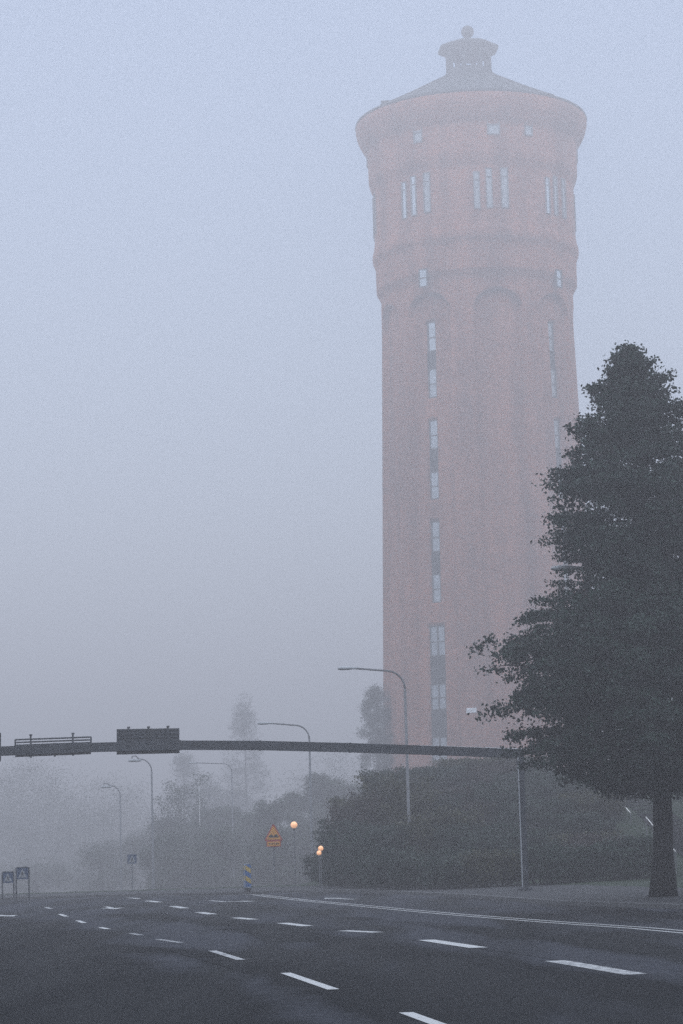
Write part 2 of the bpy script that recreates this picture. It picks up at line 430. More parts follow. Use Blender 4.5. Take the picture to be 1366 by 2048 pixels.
# ------------------------------------------------------------------ the water tower
TX, TY = 9.53, 165.0
TZ = 5.6
tower = thing('water_tower', (TX, TY, TZ), 'tall round red brick water tower with flared cap and lantern', 'water tower')
TO = (TX, TY, TZ)
PROF = [(5.0, 7.32), (9.3, 7.20), (33.0, 6.60), (36.7, 6.50), (39.6, 6.46), (39.8, 6.52), (40.25, 6.76), (41.9, 6.77), (42.1, 6.84), (42.35, 6.95), (42.55, 6.97),
        (42.8, 6.95), (43.1, 6.86), (43.5, 6.80), (44.3, 6.77), (47.0, 6.78), (47.15, 6.82), (47.6, 7.0), (47.9, 7.07), (48.4, 7.08), (49.7, 7.10),
        (49.9, 7.14), (50.2, 7.36), (50.5, 7.54), (50.8, 7.69), (51.1, 7.79), (51.4, 7.85), (51.62, 7.86), (51.8, 7.82)]
PZ = [p[0] for p in PROF]; PR = [p[1] for p in PROF]
def tr(z): return float(np.interp(z, PZ, PR))
def hit(px, py):                            # azimuth and height of a spot on the tower's face
    d = ray(px, py); t = 130.0 / d.y
    for k in range(4000):
        x, y, z = t*d.x, t*d.y, EYE + t*d.z
        if math.hypot(x-TX, y-TY) <= tr(z): return math.atan2(x-TX, -(y-TY)), z
        t += 0.01
    return None
BAYS = [R(-28 + 40*k) for k in range(9)]
WCOLS = [BAYS[0], BAYS[2], BAYS[4], BAYS[6], BAYS[7]]
ARCH_TOP = 38.9; HALF = R(14.5); RISE = 1.35
WIN = []                                   # z0, z1, width of the window column
for (x0, x1, y0, y1) in ((850,869,640,699), (852,870,734,792), (855,873,837,895), (859,876,940,996), (860,880,1040,1101), (865,882,1145,1203), (861,896,1249,1310), (865,899,1366,1418), (868,900,1472,1520)):
    a0, zt = hit((x0+x1)/2, y0); a1, zl = hit((x0+x1)/2, y1)
    WIN.append((zl, zt, 0.66 if x1-x0 < 28 else 1.16))
COLAZ = sum(hit(x, y)[0] for x, y in ((860, 670), (868, 968), (878, 1280), (882, 1392))) / 4
COLAZ = math.asin(math.sin(COLAZ)*7.0/6.45)
BAYS = [COLAZ + R(40.5*k + (2.5 if k else 0)) for k in range(-1, 8)]
BAYS[0] = COLAZ - R(38)
WCOLS = [BAYS[1], BAYS[3], BAYS[5], BAYS[7]]
STRIP = [(WIN[1][0], WIN[0][1], .40), (WIN[3][0], WIN[2][1], .40), (WIN[5][0], WIN[4][1], .40), (5.2, WIN[6][1], .66)]
def dep(a, z):
    d = 0.0
    for c in BAYS:
        da = abs((a - c + math.pi) % (2*math.pi) - math.pi)
        if da < HALF:
            top = ARCH_TOP - RISE + RISE * math.sqrt(max(0, 1 - (da/HALF)**2))
            if z < top and z > 7.2: d = 0.40
            if c in WCOLS:
                w = da * tr(z)
                for z0, z1, hw in STRIP:
                    if z0 - .05 < z < z1 + .08 * (1 - (w/hw)**2) and w < hw: d = 0.40 + 0.30
    return d
NA = 560
zz = list(np.arange(5.0, 39.4, 0.11)) + [z for z in np.arange(39.4, 51.81, 0.06)]
az = np.linspace(0, 2*math.pi, NA, endpoint=False) - math.pi
vv = np.zeros((len(zz), NA, 3))
for i, z in enumerate(zz):
    r_ = tr(z)
    for j, a in enumerate(az):
        q = r_ - (dep(a, z) if z < 39.2 else 0)
        if 40.3 < z < 41.6:                # dentil corbel table under the band
            q -= 0.0
        vv[i, j] = (TX + q*math.sin(a), TY - q*math.cos(a), z)
idx = np.arange(len(zz)*NA).reshape(len(zz), NA)
fa = np.stack([idx[:-1], np.roll(idx[:-1], -1, 1), np.roll(idx[1:], -1, 1), idx[1:]], -1).reshape(-1, 4)
wall = obj('wall', (vv.reshape(-1, 3), fa), M['brick'], tower, TO)
uvl = wall.data.uv_layers.new(name='UVMap')
aa = np.tile(np.arange(NA), len(zz)).reshape(len(zz), NA); U = aa * (2*math.pi*7/NA); V = np.repeat(np.array(zz), NA).reshape(len(zz), NA)
u4 = np.stack([U[:-1], U[:-1] + 2*math.pi*7/NA, U[:-1] + 2*math.pi*7/NA, U[:-1]], -1).reshape(-1); v4 = np.stack([V[:-1], V[:-1], V[1:], V[1:]], -1).reshape(-1)
uvl.data.foreach_set('uv', np.stack([u4, v4], -1).astype(np.float32).ravel())

def axes(a): return Vector((math.cos(a), math.sin(a), 0)), Vector((math.sin(a), -math.cos(a), 0)), Vector((0, 0, 1))
def window(a, z0, z1, w, r_, nx=1, zr=0.5, glass='glass', frame='frame', arched=False, fwid=0.06):
    t, nrm, up = axes(a); c = Vector((TX, TY, 0)) + nrm * r_
    fm = MB(); pm = MB(); h = z1 - z0
    for sx in (-1, 1): fm.box(c + t*sx*(w/2 - fwid/2) + up*(z0+h/2), (fwid, .10, h), (t, nrm, up))
    for z_ in (z0 + fwid/2, z1 - fwid/2): fm.box(c + up*z_, (w - 2*fwid, .10, fwid), (t, nrm, up))
    if zr: fm.box(c + up*(z0 + h*zr), (w - 2*fwid, .09, fwid), (t, nrm, up))
    for k in range(1, nx):
        zs = [(z0 + fwid, z0 + h*zr - fwid/2), (z0 + h*zr + fwid/2, z1 - fwid)] if zr else [(z0 + fwid, z1 - fwid)]
        for a0_, a1_ in zs: fm.box(c + t*(-w/2 + w*k/nx) + up*((a0_+a1_)/2), (fwid*1.3, .095, a1_-a0_), (t, nrm, up))
    pm.box(c + up*(z0+h/2) - nrm*.02, (w - fwid, .02, h - fwid), (t, nrm, up))
    f_ = obj('window', fm, M[frame], tower, TO)
    obj('pane', pm, M[glass], f_, TO)
    return f_
for c in WCOLS:
    for i, (z0, z1, w) in enumerate(WIN):
        if z0 < 5.2: z0 = 5.4
        window(c, z0, z1, w, tr((z0+z1)/2) - 0.40 - 0.20, nx=2 if w > 1 else 1, zr=0.47, glass='glass' if c == WCOLS[0] else 'dullglass')
    for (i, j, w) in ((1, 0, .78), (3, 2, .78), (5, 4, .78), (7, 6, 1.3), (8, 7, 1.3)):
        zl, zh = WIN[i][1] + .02, WIN[j][0] - .02
        t, nrm, up = axes(c); r_ = tr((zl+zh)/2)
        obj('spandrel_panel', MB().box(Vector((TX, TY, (zl+zh)/2)) + nrm*(r_ - .40 - .22), (w, .1, zh-zl), (t, nrm, up)), M['slate'], tower, TO)
# band windows
a_, zt = hit(851, 537); _, zl = hit(851, 576)
for k in range(9):
    c = BAYS[k]
    if k in (1, 3, 5, 7): window(c, zl, zt, 0.66, tr(41) + 0.04, glass='glass')
# tall triple lights of the drum
def light(a, z0, z1, w, g_='glass'): window(a, z0, z1, w, tr((z0+z1)/2) + 0.04, zr=0.78, glass=g_, frame='paleframe', fwid=.05)
for base in (0, 1, 2, 3, 4, 5, 6, 7):
    for q, px in enumerate((808, 826.5, 853)):
        a, zt = hit(px, (364, 352, 345)[q]); _, zl = hit(px, (438, 432, 426)[q])
        light(a + R(44.0*base) , zl, zt, 0.42 if q < 2 else .5, 'glass' if (base == 0 and q < 2) or (base == 2 and q == 0) else 'dullglass')
# windows set in the flare of the cap, with little brick cheeks
for px, y0, y1, w in ((830, 243, 287, .66), (988, 226, 269, .85), (1062, 230, 272, .60)):
    a, zt = hit(px, y0); _, zl = hit(px, y1)
    for base in (0, 120, 240):
        aa_ = a + R(base)
        window(aa_, zl, zt, w, max(tr(zl), tr((zl+zt)/2)) + 0.02, glass='dullglass', frame='paleframe')
# roof, dormer, lantern, finial
rp_ = [(7.82, 51.72), (7.9, 51.82), (7.86, 51.92), (7.5, 52.1), (6.2, 52.75), (4.8, 53.48), (3.4, 54.26), (2.5, 54.75), (1.85, 55.1)]
rm = MB().lathe([(r_, z_) for r_, z_ in rp_], 96, (TX, TY, 0), close=False)
for k in range(32):
    a = 2*math.pi*k/32; t, nrm, up = axes(a)
    rm.tube([Vector((TX, TY, z_ + .02)) + nrm*r_ for r_, z_ in rp_[3:]], 0.03, 4)
roof = obj('roof', rm, M['roof'], tower, TO)
dm = MB(); t, nrm, up = axes(R(-92))
dm.prism([(-.7, 0), (.7, 0), (.7, 1.05), (0, 1.2), (-.7, 1.05)], Vector((TX, TY, 52.55)) + nrm*4.9, t, up, 2.3)
obj('dormer', dm, M['roof'], roof, TO)
lm = MB(); o8 = R(22.5+6)
lm.lathe([(1.95, 54.95), (1.85, 55.25), (1.62, 55.45), (1.60, 55.62)], 8, (TX, TY, 0), o8)
for k in range(8):
    a = o8 + 2*math.pi*k/8; t, nrm, up = axes(a)
    lm.box(Vector((TX, TY, 56.0)) + nrm*1.44 + up*.16, (.30, .24, 1.14), (t, nrm, up))
lm.lathe([(1.6, 56.70), (1.62, 56.78), (1.66, 56.88), (1.9, 57.0)], 8, (TX, TY, 0), o8)
lan = obj('lantern', lm, M['roof'], tower, TO)
lr = MB().lathe([(1.9, 57.02), (2.14, 57.1), (2.14, 57.26), (1.5, 57.55), (.5, 57.85), (.2, 57.95)], 8, (TX, TY, 0), o8)
obj('lantern_roof', lr, M['roof'], lan, TO)
bp_ = [(.2, 57.9), (.14, 58.0)] + [(.44*math.sin(R(q)), 58.46 - .44*math.cos(R(q))) for q in range(18, 181, 18)]
obj('finial', MB().lathe([(max(r_, .01), z_) for r_, z_ in bp_], 24, (TX, TY, 0)), M['roof'], lan, TO, smooth=True)
obj('plinth', MB().lathe([(7.7, 4.0), (7.7, 6.6), (7.45, 6.75), (7.2, 6.76)], 96, (TX, TY, 0), close=False), M['stone'], tower, TO)

TK = 2.1
tower.scale = (TK,)*3; tower.location = (TX*TK, TY*TK, EYE + (TZ-EYE)*TK)
# small white sign fixed to the brick
a, z_ = hit(943, 1420.5); t, nrm, up = axes(a)
c = Vector((TX, TY, z_)) + nrm*(tr(z_) + .02 - 0.0)
ws = thing('wall_sign', c, 'small white sign with dark lettering fixed high on the brick tower wall', 'sign')
ws.scale = (TK,)*3; ws.location = (c.x*TK, c.y*TK, EYE + (c.z-EYE)*TK)
obj('panel', MB().box(c, (.64, .03, .30), (t, nrm, up)), M['plate_white'], ws, c)
def text(name, s, m, parent, c, t, nrm, up, size, org):
    cu_ = bpy.data.curves.new(name, 'FONT'); cu_.body = s; cu_.size = size; cu_.align_x = 'CENTER'; cu_.align_y = 'CENTER'; cu_.extrude = 0.002
    o = bpy.data.objects.new(name, cu_); COL.objects.link(o)
    dg = bpy.context.evaluated_depsgraph_get(); dg.update()
    me = bpy.data.meshes.new_from_object(o.evaluated_get(dg))
    bpy.data.objects.remove(o); bpy.data.curves.remove(cu_)
    q = bpy.data.objects.new(name, me); COL.objects.link(q); me.materials.clear(); me.materials.append(m)
    mtx = Matrix((t, up, nrm)).transposed().to_4x4(); mtx.translation = Vector(c) - Vector(org)
    me.transform(mtx); q.parent = parent
    return q
text('lettering', 'Cour', M['black'], ws, c - t*.11 - up*.04 + nrm*.018, t, nrm, up, .17, c)
text('symbol', '\u03a0', M['black'], ws, c + t*.19 + nrm*.018, t, nrm, up, .2, c)

# ------------------------------------------------------------------ foliage
def leaves(cent, size, droop=0.35, aspect=0.68):
    n_ = len(cent); d = rng.normal(size=(n_, 3)); d[:, 2] -= droop; d /= np.linalg.norm(d, axis=1)[:, None]
    e = np.cross(d, rng.normal(size=(n_, 3))); e /= np.linalg.norm(e, axis=1)[:, None]
    s_ = size * rng.uniform(.65, 1.25, n_)[:, None]
    a_ = cent - d*s_*.5; b_ = cent + e*s_*aspect*.5 - d*s_*.08; c_ = cent + d*s_*.55; f_ = cent - e*s_*aspect*.5 - d*s_*.08
    v = np.stack([a_, b_, c_, f_], 1).reshape(-1, 3)
    return v, np.arange(n_*4).reshape(-1, 4)
def clumps(pts, per, spread, flat_=0.7):
    p = np.repeat(np.array(pts), per, 0); q = rng.normal(size=p.shape) * spread; q[:, 2] *= flat_
    return p + q

# the big linden by the road
LX = at_y(1327, 1788, 70).x
LB = Vector((LX, 70.0, tz(LX, 70.0)))
lind = thing('linden_tree', LB, 'big dark leafy tree with ragged crown and bare trunk beside the pavement', 'tree')
LP = [(1570, 1.6), (1550, 2.6), (1520, 3.9), (1490, 4.3), (1450, 4.5), (1420, 4.85), (1380, 4.4), (1340, 4.75), (1300, 4.5), (1275, 4.85), (1240, 3.9), (1210, 3.55), (1180, 2.75),
      (1140, 2.35), (1100, 2.5), (1060, 2.8), (1030, 2.7), (990, 3.0), (940, 2.65), (900, 1.8), (860, 1.7), (830, 1.85), (800, 1.05), (770, 1.12), (740, .52), (715, .20), (700, .05)]
def py2z(y): return at_y(1290, y, 70).z
LZ = [py2z(y) for y, r_ in LP]; LR = [r_ for y, r_ in LP]
ztop = LZ[-1]
def crown_r(z): return float(np.interp(z, LZ, LR))
tk = MB(); bm_ = MB()
tp = []
for k in range(13):
    t = k/12; z_ = LB.z - .1 + (ztop - LB.z - .6) * t
    tp.append((LX - .30*max(0, t - .28)/.72 + .10*math.sin(t*7), 70 + .1*math.sin(t*5+1), z_))
tk.tube(tp, [(.42 if k == 0 else .30*(1 - .93*(k/12)**1.15)) for k in range(13)], 14)
pts = []; nb = 560
def axis_x(z): return LX - .30 * max(0, (z - LB.z - 4) / (ztop - LB.z - 4))
BR = []
for i in range(nb):
    while True:                            # more tips where the crown is wide
        z_ = random.uniform(LZ[0] - .1, ztop)
        if random.random() < (crown_r(z_) + .4) / 5.4: break
    ph = i * 2.39996 + random.uniform(-.3, .3)
    BR.append((z_, ph, crown_r(z_) * random.choice((random.uniform(.80, .98), random.uniform(.5, .9)))))
for z0_, r_ in zip(LZ, LR):                # the long boughs that break the outline on every side
    for q in range(9):
        BR.append((z0_ + random.uniform(-.25, .25), q*.698 + random.uniform(-.3, .3) + z0_*2, r_ * random.uniform(.92, 1.05) + .08*min(1, r_)))
for i, (z_, ph, rr) in enumerate(BR):
    ax_ = axis_x(z_)
    tip = Vector((ax_ + rr*math.cos(ph), 70 + rr*math.sin(ph), z_))
    st = Vector((ax_, 70, max(LB.z + 2.7, min(ztop - .5, z_ - .30*rr))))
    mid = st.lerp(tip, .62) + Vector((0, 0, .22*rr))
    cv = []
    for k in range(9):
        t = k/8; cv.append(st*(1-t)**2 + mid*2*t*(1-t) + tip*t*t)
    if i % 2 == 0: bm_.tube(cv[:-1], [max(.012, .05*(rr/4)*(1 - k/9)) for k in range(8)], 5, False)
    nsp = int(5 + rr*3.3)
    for s_ in range(nsp):
        t = 0.25 + .75 * (s_ + random.random()) / nsp
        p = st*(1-t)**2 + mid*2*t*(1-t) + tip*t*t
        wdt = (.26 + .09*rr) * (1.02 - t) + .05
        pts.append(p + Vector((random.gauss(0, wdt), random.gauss(0, wdt), random.gauss(-.07*t, wdt*.38))))
for q in range(11):                        # leading shoots at the top
    a = q*2.4; r_ = .12 + .42*(q % 4)/3; h_ = .25 + .5*random.random()
    for k in range(7): pts.append(Vector((axis_x(ztop) + r_*math.cos(a)*(.8+.06*k), 70 + r_*math.sin(a), ztop - 1.0 - r_*.5 + (h_+.45)*k/6)))
pts = np.array(pts)
# keep the foliage clear of the lamp head that stands in the crown's edge
LH = at_y(1136, 1137, 70.7)
cl = clumps(pts, 22, 0.125, 0.6)
dl = np.sqrt(((cl[:, [0, 2]] - (LH.x, LH.z))**2).sum(1))
cl = cl[~((np.abs(cl[:, 0]-LH.x) < .42) & (np.abs(cl[:, 2]-LH.z) < .16) & (cl[:, 1] < 71.3))]
obj('crown', leaves(cl, 0.108), M['linden'], lind, LB)
tr_ = obj('trunk', tk, M['bark'], lind, LB, smooth=True); obj('limbs', bm_, M['bark'], tr_, LB, smooth=True)

# shrubs on the bank
def make_shrub(seed, w, h, nl=4200, ls=.13, mt='shrub'):
    rs = random.Random(seed); p = []
    lob = [(rs.uniform(-.45, .45)*w, rs.uniform(-.45, .45)*w, rs.uniform(.35, .72)*h, rs.uniform(.32, .55)) for _ in range(9)]
    for _ in range(nl // 10):
        lx, ly, lz, lr_ = rs.choice(lob)
        d = Vector((rs.gauss(0,1), rs.gauss(0,1), rs.gauss(0,1))).normalized() * (rs.random()**.35)
        p.append((lx + d.x*lr_*w*.62, ly + d.y*lr_*w*.62, max(.08, lz + d.z*lr_*h*.75)))
    for _ in range(nl // 45):                # stray shoots that break the outline
        lx, ly, lz, lr_ = rs.choice(lob); a = rs.uniform(0, 6.28)
        
        u_ = rs.uniform(.5, 1.0)
        for k in range(4): p.append((lx + math.cos(a)*lr_*w*(.3+.13*k)*u_, ly + math.sin(a)*lr_*w*(.3+.13*k)*u_, lz + lr_*h*(.55 + .2*k*u_)))
    st = MB()
    for lx, ly, lz, lr_ in lob: st.tube([(lx*.2, ly*.2, -.2), (lx*.6, ly*.6, lz*.5), (lx, ly, lz)], [.04, .03, .012], 5)
    return leaves(clumps(p, 10, .13), ls), st
protos = []
SHL = 'dense dark green shrub in the mass on the bank below the brick tower'
def add_shrub(k, x, y, w, h, label=SHL, group='shrubs on the bank below the tower', mt='shrub', z=None, cat='shrub', name='shrub'):
    lv, st = make_shrub(100 + k, 1.0 * w, h, nl=int(5200 + 1300*w*h), ls=.10)
    L_ = Vector((x, y, tz(x, y) if z is None else z))
    o = thing(name, L_, label, cat, group)
    obj('foliage', lv, M[mt], o); obj('stems', st, M['bark'], o)
    return o
bank = []
k = 0
rs = random.Random(5)
for (px, py, Y, w) in ((697, 1665, 117, 2.2), (728, 1640, 119, 2.6), (745, 1590, 128, 3.2), (800, 1560, 134, 3.6), (850, 1545, 140, 3.6), (905, 1530, 142, 3.8), (960, 1528, 142, 3.8), (1015, 1535, 140, 3.6), (1060, 1590, 134, 3.4), (1110, 1610, 130, 3.0),
                       (780, 1620, 119, 3.4), (840, 1600, 120, 3.4), (900, 1590, 121, 3.4), (960, 1590, 122, 3.4), (1020, 1600, 122, 3.2), (1075, 1640, 120, 3.0), (1130, 1650, 118, 2.8), (1170, 1660, 114, 2.4),
                       (726, 1690, 113, 2.4), (760, 1670, 110, 3.0), (820, 1665, 109, 3.0), (880, 1660, 108, 3.0), (945, 1655, 107, 3.0), (1005, 1665, 106, 2.8), (1070, 1690, 105, 2.8), (1130, 1695, 104, 2.6), (1190, 1700, 103, 2.4),
                       (860, 1720, 101, 2.4), (930, 1715, 99, 2.4), (1000, 1725, 98, 2.4), (1085, 1735, 97, 2.2), (1150, 1738, 96, 2.2), (1215, 1742, 95, 2.2), (1262, 1735, 96, 2.0), (790, 1725, 104, 2.4), (1150, 1690, 108, 2.6), (1205, 1700, 105, 2.2), (1180, 1655, 118, 2.4), (676, 1705, 121, 1.8), (655, 1735, 124, 1.5), (1130, 1620, 126, 2.6), (1060, 1560, 146, 3.4), (1255, 1722, 100, 2.0)):
    p = at_y(px, py, Y); zg = tz(p.x, Y)
    h = max(1.1, p.z - zg) * rs.uniform(.84, 1.16)
    zz_ = zg
    if h > 4.2: zz_ = p.z - 4.2; h = 4.2
    zz_ = zg; h = min(h, 5.0)
    if px == 697:
        add_shrub(k, p.x, Y, w, h, 'rounded dark shrub at the road end of the bank, beside the lit globe pair', None)
    else:
        add_shrub(k, p.x, Y, w, h, mt=rs.choice(('shrub', 'shrub', 'shrub', 'shrub2', 'shrub3')))
    k += 1

for kk, (x, y, w_, h_) in enumerate(((16.6, 97, 3.2, 3.4), (17.2, 103, 3.4, 3.8), (18.0, 110, 3.6, 4.0), (18.6, 118, 3.6, 3.8), (18.2, 127, 3.6, 3.6), (17.8, 137, 3.6, 3.4))):
    add_shrub(200 + kk, x, y, w_, h_, 'tall dark shrub behind the big trunk, right of the steps', 'shrubs right of the steps')
# the wood that closes the view, only a darkening of the fog
wd = []
rw = random.Random(3)
for q in range(800):
    Y = rw.uniform(470, 660); px = rw.uniform(-350, 760); x = at_y(px, 1700, Y).x; zg = zb(Y)
    H = 20 + 5*math.sin(px*.009 + 1) + 3*math.sin(px*.031) + rw.uniform(-4, 4)
    for j in range(8): wd.append((x + rw.gauss(0, 2.6), Y + rw.gauss(0, 2), zg + H*rw.random()**1.25))
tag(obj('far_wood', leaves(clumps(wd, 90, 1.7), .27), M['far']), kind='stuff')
# trees in the fog
def fog_tree(name, px, py, Y, wpx, kind, label, mt='far', zg=None, nl=9000, ls=.32, cat='tree', group=None):
    top = at_y(px, py, Y); x = top.x; zg = tz(x, Y) if zg is None else zg; H = top.z - zg; W = wpx*Y/F/2
    L_ = Vector((x, Y, zg)); o = thing(name, L_, label, cat, group)
    rs_ = random.Random(int(px*7 + py)); p = []
    lobs = []
    if kind == 'poplar':
        for q in range(150):
            t = rs_.random()**1.1; rad = W * min(1, (1.02 - t)*2.2, .35 + t*4) ; a = rs_.uniform(0, 6.28); rr = rad*rs_.random()**.5*.85
            lobs.append((math.cos(a)*rr, math.sin(a)*rr, H*(.06 + .92*t), W*.42, H*.045))
    elif kind == 'round':
        for q in range(26):
            t = rs_.random(); rad = W*math.sin(math.pi*(.12 + .80*t))**.7; a = rs_.uniform(0, 6.28); rr = rad*rs_.random()**.5*.8
            lobs.append((math.cos(a)*rr, math.sin(a)*rr, H*(.15 + .78*t), W*.30, W*.26))
    elif kind == 'pine':
        for q in range(80):
            t = (q + rs_.random())/80; rad = W*(1.0 - .45*t)*rs_.uniform(.15, 1)*(.8 + .25*math.sin(t*23)); a = rs_.uniform(0, 6.28)
            lobs.append((math.cos(a)*rad, math.sin(a)*rad, H*(.06 + .9*t), W*.24, W*.17))
        lobs.append((0, 0, H*.97, W*.3, W*.2))
    lobs = np.array(lobs)
    per = 3*nl//len(lobs)
    c_ = np.repeat(lobs, per//8, 0); d = rng.normal(size=(len(c_), 3)); d /= np.linalg.norm(d, axis=1)[:, None]; d *= (rng.random(len(c_))**.4)[:, None]
    cen = c_[:, :3] + d*c_[:, [3, 3, 4]]
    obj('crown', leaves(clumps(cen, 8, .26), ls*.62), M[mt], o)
    tm = MB().tube([(0, 0, -.3), (.05, 0, H*.4), (0, .05, H*.85)], [W*.07+.09, W*.05+.06, .03], 8)
    for q in range(10):
        lx, ly, lz = lobs[q*len(lobs)//11][:3]
        tm.tube([(0, 0, max(.6, lz - .9)), (lx*.6, ly*.6, lz - .2), (lx, ly, lz)], [.07, .05, .02], 5)
    obj('trunk', tm, M['bark'], o)
    return o
fog_tree('pine_tree', 752, 1372, 345, 108, 'pine', 'pine with clumped branches half hidden behind the left edge of the brick tower', 'pine', nl=12000, ls=.28)
fog_tree('poplar_tree', 488, 1392, 520, 100, 'poplar', 'tall narrow tree fading into the fog, tallest left of the tower', nl=14000)
fog_tree('poplar_tree', 366, 1500, 520, 100, 'poplar', 'shorter fog-veiled column tree left of the tallest one', nl=12000)
fog_tree('round_tree', 430, 1545, 480, 150, 'round', 'hazy broad tree standing between the two narrow fog trees', nl=9000)
fog_tree('round_tree', 545, 1590, 270, 110, 'round', 'hazy low crowned tree behind the yellow warning sign', nl=9000)
fog_tree('round_tree', 662, 1535, 290, 130, 'round', 'foggy round tree behind the tall lamp, left of the pine', nl=10000)
fog_tree('round_tree', 592, 1570, 290, 70, 'round', 'slim foggy tree between lamp pole and warning sign', nl=6000)
for px, py, Y, w in ((350, 1625, 300, 150), (405, 1600, 315, 150), (462, 1615, 310, 140), (515, 1625, 290, 130), (575, 1640, 260, 120), (625, 1610, 280, 120), (440, 1660, 250, 160), (330, 1670, 255, 150), (545, 1660, 235, 130)):
    fog_tree('tree', px, py, Y, w, 'round', 'soft hazy tree in the fogged belt left of the tower', nl=9000, ls=.3, group='hazy tree belt left of the tower')
for px, py, Y, w, lb in ((70, 1715, 348, 170, 'leftmost pale bush almost lost in the fog'), (200, 1690, 321, 150, 'low foggy bush behind the single pedestrian crossing sign'), (300, 1655, 330, 130, 'foggy bush behind the hanging lamp pole'),
                         (385, 1640, 295, 120, 'foggy bush to the left of the striped bollard'), (470, 1650, 278, 120, 'foggy bush right behind the striped bollard'), (540, 1670, 268, 110, 'foggy bush right behind the yellow warning sign'), (615, 1660, 260, 110, 'foggy bush below the lit globes')):
    fog_tree('bush', px, py, Y, w*1.15, 'round', lb, nl=6500, ls=.24, cat='bush')
def birch(px, Y, y0, lb):
    x = at_y(px, 1700, Y).x; zg = tz(x, Y); top = at_y(px, y0, Y); L_ = Vector((x, Y, zg)); o = thing('birch_tree', L_, lb, 'tree', 'thin pale birches in the fog')
    H = top.z - zg
    obj('trunk', MB().tube([(0, 0, -.2), (.06, 0, H*.5), (.02, 0, H)], [.10, .07, .03], 8), M['birch'], o, smooth=True)
    pp = [(random.gauss(0, .6), random.gauss(0, .6), H*random.uniform(.72, 1.05)) for _ in range(60)]
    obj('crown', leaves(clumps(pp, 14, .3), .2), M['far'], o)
for px, y0 in ((333, 1600), (349, 1575), (366, 1585), (400, 1560)): birch(px, 300, y0, 'thin pale trunked tree in the fog beside the poplars')

# ------------------------------------------------------------------ overhead sign gantry
GP = Vector((at_y(1052, 1775, 88).x, 88.0, 0)); GD = Vector((.985, .17, 0)).normalized()
def on_gantry(px, py):
    d = ray(px, py); nrm = Vector((-GD.y, GD.x, 0)); o = Vector((0, 0, EYE))
    t = (GP - o).dot(nrm) / d.dot(nrm); return o + d*t
GL = Vector((GP.x, GP.y, tz(GP.x, GP.y)))
gan = thing('sign_gantry', GL, 'dark arched steel gantry spanning the road on a slim right post', 'gantry')
bp2 = [on_gantry(x, y) for x, y in ((-420, 1514), (-200, 1508), (0, 1502.5), (180, 1495), (360, 1490.5), (520, 1491), (700, 1495.5), (880, 1501.5), (1046, 1507.5))]
fine_ = []
for i in range(len(bp2)-1):
    for k in range(4):
        fine_.append(bp2[i].lerp(bp2[i+1], k/4))
fine_.append(bp2[-1])
bmz = MB(); gn = Vector((-GD.y, GD.x, 0)); up = Vector((0, 0, 1)); hh, ww = .155, .14
ring = [[p + gn*ww - up*hh for p in fine_], [p - gn*ww - up*hh for p in fine_], [p - gn*ww + up*hh for p in fine_], [p + gn*ww + up*hh for p in fine_], [p + gn*ww - up*hh for p in fine_]]
bmz.sheet(ring); nf = len(fine_)
bmz.f.append((0, nf, 2*nf, 3*nf)); bmz.f.append((nf-1, 4*nf-1, 3*nf-1, 2*nf-1))
for p in bp2[1:-1]: bmz.box(p, (.03, 2*ww+.04, 2*hh+.04), (GD, gn, up))
beam = obj('beam', bmz, M['darksteel'], gan, GL)
em = MB(); ptsE = [on_gantry(x, y) + up*.012 for x, y in ((840, 1491.5), (900, 1493.6), (960, 1495.6), (1046, 1498.5))]
for a, b in zip(ptsE, ptsE[1:]): em.tube([a, b], .012, 4)
obj('edge_line', em, M['paleedge'], beam, GL)  # thin pale tube along the beam's top edge
ptop = bp2[-1] - up*.1 - GD*.1
obj('post', MB().box((ptop.x, ptop.y, (ptop.z + GL.z)/2), (.2, .24, ptop.z - GL.z), (GD, gn, up)).box((ptop.x, ptop.y, GL.z + .03), (.45, .45, .06), (GD, gn, up)).box((ptop.x, ptop.y, ptop.z - .22), (.28, .3, .1), (GD, gn, up)), M['darksteel'], gan, GL)
pl_ = bp2[0]; zl_ = zb(pl_.y)
obj('post', MB().box((pl_.x, pl_.y, (pl_.z + zl_)/2), (.2, .24, pl_.z - zl_), (GD, gn, up)).box((pl_.x, pl_.y, zl_ + .05), (.45, .45, .1), (GD, gn, up)), M['darksteel'], gan, GL)
obj('conduit', MB().tube([ptop + gn*-.13 - GD*.12, Vector((ptop.x, ptop.y, GL.z+.1)) + gn*-.13 - GD*.12], .02, 6), M['head'], gan, GL)
